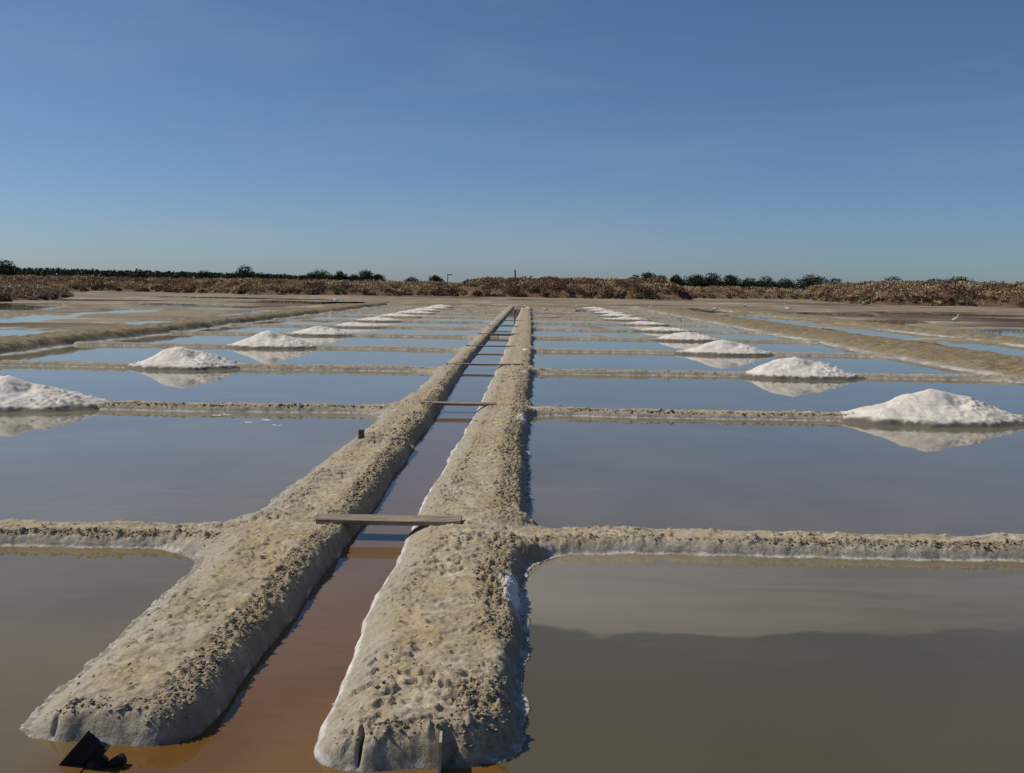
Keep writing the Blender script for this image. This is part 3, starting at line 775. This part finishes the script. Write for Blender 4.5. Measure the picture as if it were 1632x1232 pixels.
for i in range(1, 12):
    y = ROWS[i] + 0.20
    res = 1.0 if i < 3 else (0.6 if i < 5 else 0.3)
    shrink = 1.0 if i < 5 else 0.95
    rr = np.random.default_rng(900 + i)
    jx = rr.uniform(-0.12, 0.12, 2); jh = rr.uniform(0.86, 1.10, 2); jw = rr.uniform(0.88, 1.10, 4)
    if i == 1: jh[:] = 1.0; jw[:] = 1.0
    hR = 0.43 if i == 1 else 0.39
    hs = 1.0 if i < 4 else (0.8 if i == 4 else 0.52)
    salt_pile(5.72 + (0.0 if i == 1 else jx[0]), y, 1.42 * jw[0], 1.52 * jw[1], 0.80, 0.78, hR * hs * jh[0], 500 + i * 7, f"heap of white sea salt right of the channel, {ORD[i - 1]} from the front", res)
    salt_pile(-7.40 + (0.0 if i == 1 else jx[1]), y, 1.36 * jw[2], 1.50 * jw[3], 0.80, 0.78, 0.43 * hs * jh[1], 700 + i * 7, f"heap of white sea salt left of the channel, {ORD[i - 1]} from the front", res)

# ------------------------------------------------------------------ small things at the banks
o = Parts().box((0, 0, 0.075), (0.066, 0.016, 0.15), (0.03, 0.05, 0.3), chamfer=0.003).build('inlet_slate', M['slate'])
o.location = (-1.83, 11.08, 0.045)
tag(o, 'small dark slate standing upright in the left bank', 'slate')
o = Parts().box((0, 0, 0.065), (0.010, 0.10, 0.15), (0, 0.02, 0.05), chamfer=0.002).build('inlet_board', M['palewood'])
o.location = (-0.300, 3.615, -0.02)
tag(o, 'thin pale slat on edge at the front end of the right bank', 'slat')
root = empty('sluice_board', (-1.65, 3.58, -0.045))
p = Parts().box((0, 0, 0.0), (0.10, 0.032, 0.25), (0.15, radians(40), 0.1), jitter=0.003, chamfer=0.006)
b = p.build('board', M['black'], root); b.location = (0.0, 0.0, 0.055)
p = Parts().tube([(0.06, 0.0, 0.0), (0.07, 0.0, 0.045), (0.085, 0.0, 0.07)], [0.040, 0.042, 0.026], 12)
p.build('plug', M['black'], root, True)
p = Parts().tube([(0.09, -0.01, 0.01), (0.13, 0.0, 0.05), (0.165, 0.0, 0.07)], [0.022, 0.02, 0.022], 10)
p.build('handle', M['black'], root, True)
tag(root, 'black wooden sluice board leaning at the front end of the left bank', 'sluice board')

# ------------------------------------------------------------------ brush-covered banks far behind
HILLS = {
    'left': ([(-220, 140), (-120, 160), (-90, 172), (-66, 176), (-44, 161), (-25, 166), (-12, 168), (-10, 215), (-220, 230)], 1.75, 6.0),
    'centre': ([(-14, 172), (-6, 168), (8, 166), (14, 163), (25, 162), (28, 170), (20, 192), (-12, 194)], 2.6, 5.5),
    'right': ([(45, 132), (62, 127), (130, 112), (200, 240), (62, 236), (50, 170)], 2.5, 6.0),
    'tongue': ([(-140, 60), (-42.5, 80.7), (-43, 90), (-53, 118), (-60, 123), (-140, 118)], 0.9, 5.0),
    'recess': ([(27, 196), (44, 206), (58, 214), (66, 236), (24, 238)], 1.9, 7.0),
    'back': ([(-500, 225), (-10, 205), (26, 215), (30, 236), (70, 240), (500, 235), (700, 700), (-700, 700)], 1.7, 14.0),
}
hill_names = {'left': 'brush covered bank far behind the pans on the left', 'centre': 'brush covered mound straight behind the channel', 'right': 'brush covered bank far behind on the right',
              'tongue': 'low grassy tongue of land at the left edge', 'back': 'dry grassland on the skyline', 'recess': 'low scrubby bank between the mound and the right bank'}
def hill_z(X, Y, key):
    P, h, w = HILLS[key]
    s = poly_sdf(X, Y, P)
    ramp = 1 - (1 - np.clip(s / w, 0, 1)) ** 1.8
    n = fbm(X * 0.07, Y * 0.07, 55, 3)
    return np.where(s > 0, h * ramp * (1 + 0.22 * n) + 0.05, np.maximum(s * 0.2, -0.5)), s
for key, (P, h, w) in HILLS.items():
    A = np.array(P); x0, y0 = A.min(0) - 2; x1, y1 = A.max(0) + 2
    nx, ny = (180, 90)
    X, Y = np.meshgrid(np.linspace(x0, x1, nx), np.linspace(y0, y1, ny))
    z, s = hill_z(X, Y, key)
    me = np_mesh('hill', np.stack([X.ravel(), Y.ravel(), z.ravel()], 1), grid_faces(nx, ny))
    tag(link_mesh('hill', me, M['field'] if key in ('back', 'tongue') else M['scrub_soil']), hill_names[key], kind='structure')

def leaf_soup(P, N, size, seed, lean=0.0, aspect=1.0):
    """one small triangle per point: P centres, size half length; aspect > 1 gives upright blades"""
    r = np.random.default_rng(seed); n = len(P)
    a = r.normal(size=(n, 3)); b = r.normal(size=(n, 3))
    a /= np.linalg.norm(a, axis=1)[:, None]
    if aspect > 1:
        a = a * 0.25 + np.array([0, 0, 1.0]); a /= np.linalg.norm(a, axis=1)[:, None]
    b -= (b * a).sum(1)[:, None] * a; b /= np.linalg.norm(b, axis=1)[:, None]
    sz = (size * r.uniform(0.6, 1.4, n))[:, None]
    v0 = P + a * sz; v1 = P - a * sz * 0.6 + b * sz * 0.8 / aspect; v2 = P - a * sz * 0.6 - b * sz * 0.8 / aspect
    V = np.stack([v0, v1, v2], 1).reshape(-1, 3); F = np.arange(3 * n).reshape(-1, 3)
    return V, F

def brush(key, n_bush, label, seed, rad=(0.5, 1.3), tan=0.35, per=150, depth=26.0):
    r = np.random.default_rng(seed)
    P, h, w = HILLS[key]; A = np.array(P); x0, y0 = A.min(0); x1, y1 = A.max(0)
    cx = np.zeros(0); cy = np.zeros(0)
    while len(cx) < n_bush:
        X = r.uniform(x0, x1, 20000); Y = r.uniform(y0, y1, 20000)
        s = poly_sdf(X, Y, P)
        vis = np.abs(X / Y) < 0.62
        ok = vis & (s > 0.2) & (s < depth) & (r.uniform(size=20000) < np.exp(-s / (depth * 0.45)))
        cx = np.concatenate([cx, X[ok]]); cy = np.concatenate([cy, Y[ok]])
    cx = cx[:n_bush]; cy = cy[:n_bush]
    z, s = hill_z(cx, cy, key)
    R = r.uniform(rad[0], rad[1], n_bush) * np.where(s < 2.0, 0.6, 1.0)
    patch = fbm(cx * 0.10, cy * 0.22, seed + 2, 3)
    kind_ = 1.3 * patch + r.normal(0, 0.09, n_bush)
    pts, tones, sizes = [], [], []
    for i in range(n_bush):
        m = per
        d = r.normal(size=(m, 3)); d /= np.linalg.norm(d, axis=1)[:, None]; d[:, 2] = np.abs(d[:, 2])
        rad_ = R[i] * r.uniform(0.55, 1.05, m)[:, None]
        q = d * rad_ * np.array([1.25, 1.25, 0.85]) + np.array([cx[i], cy[i], z[i] - 0.1])
        pts.append(q)
        if s[i] < 1.4: base = r.choice([0.06, 0.12, 0.98])
        elif kind_[i] > 0.22 - tan: base = r.uniform(0.62, 0.9) if r.uniform() < 0.75 else r.uniform(0.35, 0.6)
        elif kind_[i] < -0.30: base = r.choice([0.97, 0.15, 0.3])
        else: base = r.uniform(0.12, 0.52)
        tones.append(np.clip(base + r.normal(0, 0.045, m), 0, 1)); 
    pts = np.concatenate(pts); tones = np.concatenate(tones)
    V, F = leaf_soup(pts, None, 0.13, seed + 1)
    # dry grass blades between the bushes
    k = n_bush * 9
    gi = r.integers(0, n_bush, k)
    gx = cx[gi] + r.normal(0, 1.6, k); gy = cy[gi] + r.normal(0, 1.2, k)
    gz, gs = hill_z(gx, gy, key); ok = gs > 0.1
    G = np.stack([gx, gy, gz + 0.2], 1)[ok]
    V2, F2 = leaf_soup(G, None, 0.29, seed + 5, aspect=4.0)
    gt = np.clip(0.76 + r.normal(0, 0.09, len(G)), 0.5, 0.92)
    VV = np.concatenate([V, V2]); FF = np.concatenate([F, F2 + len(V)])
    me = np_mesh('shrubbery', VV, FF, False)
    add_attr(me, 'tone', np.repeat(np.concatenate([tones, gt]), 3))
    return tag(link_mesh('shrubbery', me, M['brush']), label, 'shrubs', kind='stuff')
brush('left', 1700, 'reddish brown marsh scrub and dry grass along the left horizon', 1001, (0.6, 1.35), 0.34)
brush('centre', 520, 'dense reddish scrub on the mound behind the channel', 1002, (0.7, 1.3), 0.12, 200, 22)
brush('right', 1350, 'dark red and olive scrub along the right horizon', 1003, (0.7, 1.4), 0.22)
brush('recess', 330, 'tan scrub and grass on the low bank right of the mound', 1006, (0.5, 1.2), 0.45, 140, 22)
brush('tongue', 420, 'tan dry grass and low scrub at the left edge', 1004, (0.35, 0.75), 0.55, 110, 20)
brush('back', 1100, 'yellow dry grass and scrub behind the banks', 1005, (0.5, 1.2), 0.75, 80, 45)

# ------------------------------------------------------------------ trees on the skyline
def tree(x, y, base_z, height, width, label, seed, mat='leaf', group='trees on the skyline', n=2600):
    r = np.random.default_rng(seed)
    root = empty('evergreen_tree', (x, y, base_z))
    th = height * 0.42
    tr = Parts()
    lean = r.uniform(-0.06, 0.06, 2) * height
    tr.tube([(0, 0, -0.3), (lean[0] * 0.4, lean[1] * 0.4, th * 0.5), (lean[0], lean[1], th), (lean[0] * 1.3, lean[1] * 1.3, height * 0.75)], [0.05 * height * 0.55 + 0.06, 0.022 * height + 0.04, 0.018 * height + 0.03, 0.03], 7)
    lobes = []
    k = 7
    for i in range(k):
        a = 2 * pi * i / k + r.uniform(-0.4, 0.4); q = r.uniform(0.35, 0.75)
        c = np.array([lean[0] + cos(a) * q * width * 0.42, lean[1] + sin(a) * q * width * 0.42, height * r.uniform(0.30, 0.70)])
        lobes.append((c, width * r.uniform(0.28, 0.38), height * r.uniform(0.22, 0.29)))
        tr.tube([(lean[0] * 0.8, lean[1] * 0.8, th * 0.8), tuple(0.5 * (c + np.array([lean[0], lean[1], th]))), tuple(c)], [0.016 * height, 0.011 * height, 0.006 * height], 5)
    lobes.append((np.array([lean[0], lean[1], height * 0.80]), width * 0.30, height * 0.21))
    tr.build('trunk', M['bark'], root, True)
    per = n // len(lobes); P = []; T = []
    for (c, rx, rz) in lobes:
        d = r.normal(size=(per, 3)); d /= np.linalg.norm(d, axis=1)[:, None]
        rr = r.uniform(0.45, 1.08, per)[:, None]
        P.append(c + d * rr * np.array([rx, rx, rz])); T.append(np.clip(r.normal(0.45, 0.22, per) + r.uniform(-0.15, 0.15), 0, 1))
    P = np.concatenate(P); T = np.concatenate(T)
    V, F = leaf_soup(P, None, 0.026 * height + 0.05, seed + 1)
    me = np_mesh('crown', V, F, False); add_attr(me, 'tone', np.repeat(T, 3))
    link_mesh('crown', me, M[mat], root)
    return tag(root, label, 'tree', group)

# ground x, distance, tree height, crown width, label
TREES = [
    (-104.5, 200, 5.6, 6.2, 'dark round tree cut off by the left edge of the view'),
    (-84.5, 300, 7.0, 6.4, 'tall round evergreen standing alone on the left skyline'),
    (-61.0, 230, 3.9, 3.6, 'small low bush tree just right of the tall left evergreen'),
    (-96.5, 300, 5.2, 5.4, 'low dark tree left of the tall lone evergreen'),
    (-62.0, 300, 5.9, 7.6, 'wide dark tree left of the clump in the middle left'),
    (-55.8, 300, 5.6, 3.6, 'narrow dark tree at the right of the wide left tree'),
    (-51.5, 300, 4.6, 3.4, 'small round tree at the left of the paired evergreen'),
    (-47.8, 300, 6.0, 5.6, 'round evergreen right of the middle left clump'),
    (-44.6, 300, 4.9, 4.2, 'low tree at the foot of the round evergreen'),
    (-34.5, 300, 4.0, 4.0, 'faint low tree between the clump and the lone bush'),
    (-27.5, 300, 4.7, 3.6, 'small round bush tree alone left of the mound'),
    (30.0, 280, 5.3, 4.2, 'low tree at the left end of the right tree row'),
    (33.0, 280, 6.2, 4.6, 'tallest round tree at the left end of the right row'),
    (37.3, 280, 5.4, 4.4, 'round tree second in the right hand row'),
    (41.3, 280, 5.6, 4.2, 'dark tree with a pointed crown in the right row'),
    (46.5, 280, 5.8, 6.0, 'broad tree in the middle of the right row'),
    (51.5, 280, 6.3, 6.2, 'highest broad tree of the right row'),
    (56.0, 280, 5.8, 4.8, 'sloping tree at the end of the right row'),
    (61.5, 280, 5.0, 5.6, 'low tree after the gap in the right row'),
    (66.0, 280, 5.5, 5.6, 'dark tree near the middle of the right skyline'),
    (71.5, 280, 5.0, 6.0, 'low wide tree before the scrub on the right'),
    (78.5, 280, 6.2, 7.6, 'wide tree rising behind the scrub on the right'),
    (85.0, 280, 5.2, 5.6, 'low tree behind the highest right scrub'),
    (101.0, 280, 5.9, 6.8, 'round tree behind yellow grass at the right'),
    (112.0, 280, 5.6, 6.4, 'dark tree left of the last wide tree'),
    (118.5, 280, 6.2, 8.4, 'last wide tree before the ragged hedge at right'),
]
for i, (x, y, h, w, lab) in enumerate(TREES):
    tree(x, y, 0.7, h * 0.93, w * 1.15, lab, 3000 + 11 * i)

def tree_mass(x0, y0, x1, y1, h0, h1, label, seed, n=9000, size=0.9):
    r = np.random.default_rng(seed)
    u = r.uniform(0, 1, n)
    hh = (h0 + (h1 - h0) * u) * (0.82 + 0.22 * fbm(u * 60, u * 0 + 2, seed, 2) + 0.12 * fbm(u * 220, u * 0 + 5, seed + 1, 2))
    P = np.stack([x0 + (x1 - x0) * u, y0 + (y1 - y0) * u + r.uniform(0, 30, n), hh * np.sqrt(r.uniform(0, 1, n))], 1)
    V, F = leaf_soup(P, None, size, seed + 1)
    me = np_mesh('forest', V, F, False); add_attr(me, 'tone', np.repeat(np.clip(r.normal(0.5, 0.25, n), 0, 1), 3))
    return tag(link_mesh('forest', me, M['pine']), label, 'forest', kind='stuff')
tree_mass(-420, 700, -118, 720, 13.0, 9.0, 'far pine wood along the left horizon', 4001, 16000)
tree_mass(150, 330, 205, 330, 5.8, 6.4, 'ragged dark hedge along the right horizon', 4002, 3000, 0.45)
tree_mass(28, 288, 76, 288, 4.3, 4.0, 'dark hedge filling the gaps between the right hand trees', 4004, 6000, 0.28)
tree_mass(-120, 720, 60, 740, 4.6, 3.4, 'thin far tree line in the middle of the horizon', 4003, 3000, 0.7)

# ------------------------------------------------------------------ posts, stakes and birds
def post(name, x, y, z, h, rad, mat, label, lean=0.0, arm=None):
    p = Parts().tube([(0, 0, -0.2), (lean * h * 0.5, 0, h * 0.5), (lean * h, 0, h)], [rad, rad * 0.95, rad * 0.85], 8)
    root = empty(name, (x, y, z))
    p.build('shaft', mat, root)
    if arm: Parts().box((arm * 0.5, 0, h - 0.15), (arm, rad, rad * 2.2)).build('crossarm', mat, root)
    else: Parts().tube([(lean * h, 0, h), (lean * h, 0, h + rad * 0.8)], [rad * 0.85, rad * 0.3], 8).build('cap', mat, root)
    return tag(root, label, 'post')
post('wooden_post', -2.0, 172, 2.4, 2.3, 0.16, M['post'], 'grey wooden post leaning on top of the mound', -0.06)
post('thin_post', 0.5, 180, 2.4, 1.5, 0.07, M['post'], 'thin short post just right of the leaning post', 0.0, 0.45)
post('sign_post', -17.0, 215, 1.8, 2.6, 0.09, M['post'], 'far thin post with a short arm left of the mound', 0.0, 1.0)
post('white_stake', -8.6, 65.6, 0.05, 0.42, 0.035, M['white'], 'white stake beside the far left salt heaps')
post('white_stake', 8.1, 53.0, 0.03, 0.40, 0.035, M['white'], 'white stake beside the far right salt heaps', 0.0, -0.22)

def bird(x, y, z, s, heading, label, pose='gull', grey=False):
    root = empty('wading_bird' if pose == 'egret' else 'white_bird', (x, y, z))
    leg = 0.20 * s if pose == 'egret' else 0.09 * s
    if pose == 'egret':
        spine = [(-0.30, leg + 0.10, 0.008), (-0.20, leg + 0.13, 0.04), (-0.05, leg + 0.17, 0.075), (0.08, leg + 0.20, 0.065), (0.14, leg + 0.26, 0.03), (0.12, leg + 0.34, 0.022), (0.15, leg + 0.42, 0.022), (0.19, leg + 0.46, 0.032), (0.24, leg + 0.45, 0.014)]
        tip = ((0.235, leg + 0.45), (0.33, leg + 0.42))
    else:
        spine = [(-0.26, leg + 0.07, 0.008), (-0.17, leg + 0.085, 0.04), (-0.05, leg + 0.10, 0.078), (0.06, leg + 0.12, 0.075), (0.12, leg + 0.17, 0.045), (0.145, leg + 0.21, 0.045), (0.185, leg + 0.215, 0.032), (0.205, leg + 0.21, 0.012)]
        tip = ((0.20, leg + 0.21), (0.26, leg + 0.20))
    body = Parts().tube([(a * s, 0, leg + (b - leg) * s) for a, b, c in spine], [c * s for a, b, c in spine], 10)
    body.build('body', M['feather_grey'] if grey else M['feather'], root, True)
    Parts().tube([(tip[0][0] * s, 0, leg + (tip[0][1] - leg) * s), (tip[1][0] * s, 0, leg + (tip[1][1] - leg) * s)], [0.012 * s, 0.003 * s], 6).build('beak', M['beak'], root)
    for sd in (-1, 1):
        Parts().tube([(0, sd * 0.03 * s, leg + 0.10 * s), (-0.01 * s, sd * 0.03 * s, leg * 0.5), (0, sd * 0.03 * s, 0.0), (0.04 * s, sd * 0.03 * s, -0.004)], [0.008, 0.006, 0.006, 0.005], 5).build('leg', M['beak'], root)
        w = Parts().tube([(-0.27 * s, sd * 0.02 * s, leg + 0.085 * s), (-0.10 * s, sd * 0.065 * s, leg + 0.12 * s), (0.07 * s, sd * 0.062 * s, leg + 0.13 * s)], [0.006 * s, 0.035 * s, 0.020 * s], 8)
        w.build('wing', M['feather_grey'] if pose == 'gull' else M['feather'], root, True)
    root.rotation_euler = (0, 0, heading)
    return tag(root, label, 'bird', 'white birds on the far pans')
BIRDS = [
    (-0.25, 76.0, 0.14, 1.5, 0.3, 'largest white bird at the far end of the channel', 'gull', False),
    (0.16, 70.6, 0.14, 1.2, 2.6, 'small white bird on the right bank near the channel end', 'gull', False),
    (1.3, 73.4, 0.02, 1.3, 3.0, 'white bird in the pan just right of the channel end', 'gull', False),
    (3.8, 79.4, 0.12, 1.4, 0.2, 'white bird on a far cross bank left of the right heaps', 'gull', False),
    (4.1, 72.9, 0.0, 1.3, 2.9, 'grey bird beside the far right salt heaps', 'gull', True),
    (9.7, 79.9, 0.12, 1.4, 0.1, 'white bird alone right of the far right heaps', 'gull', False),
    (14.9, 80.5, 0.0, 1.7, 0.4, 'white bird in the narrow pool beside the right levee', 'gull', False),
    (18.4, 71.5, 0.20, 1.5, 2.8, 'white bird on the narrow levee beyond the pools', 'egret', False),
    (22.2, 103.0, 0.08, 1.6, 0.2, 'tiny white bird on the far mud before the scrub', 'gull', False),
    (24.4, 57.6, 0.06, 1.15, 0.2, 'long necked white egret on the dark mud at far right', 'egret', False),
    (-14.6, 76.5, 0.42, 1.3, 2.7, 'nearer of two white birds on the far left levee', 'gull', False),
    (-15.2, 83.0, 0.40, 1.3, 0.4, 'farther of two white birds on the far left levee', 'gull', False),
]
for b in BIRDS: bird(b[0], b[1], b[2], b[3] * 0.72, *b[4:])

# salt flakes drifting on the second pan
r = np.random.default_rng(77)
V, F = [], []
for (cx, cy) in ((-4.2, 13.55), (-3.6, 12.95), (-3.45, 13.2), (-4.15, 13.7), (-3.2, 12.7)):
    for _ in range(5):
        x, y = cx + r.normal(0, 0.05), cy + r.normal(0, 0.03); k = len(V); n = 7
        a0 = r.uniform(0, 6); sx, sy = r.uniform(0.015, 0.05), r.uniform(0.008, 0.02)
        ring = [(x + cos(a0 + 2 * pi * q / n) * sx * r.uniform(0.7, 1.1), y + sin(a0 + 2 * pi * q / n) * sy) for q in range(n)]
        V += [(p[0], p[1], 0.001) for p in ring] + [(x, y, 0.006)]
        F += [(k + q, k + (q + 1) % n, k + n) for q in range(n)]
me = bpy.data.meshes.new('salt_foam'); me.from_pydata(V, [], F); me.update()
tag(link_mesh('salt_foam', me, M['white']), 'white salt flakes floating on the second left pan', 'salt flakes', kind='stuff')
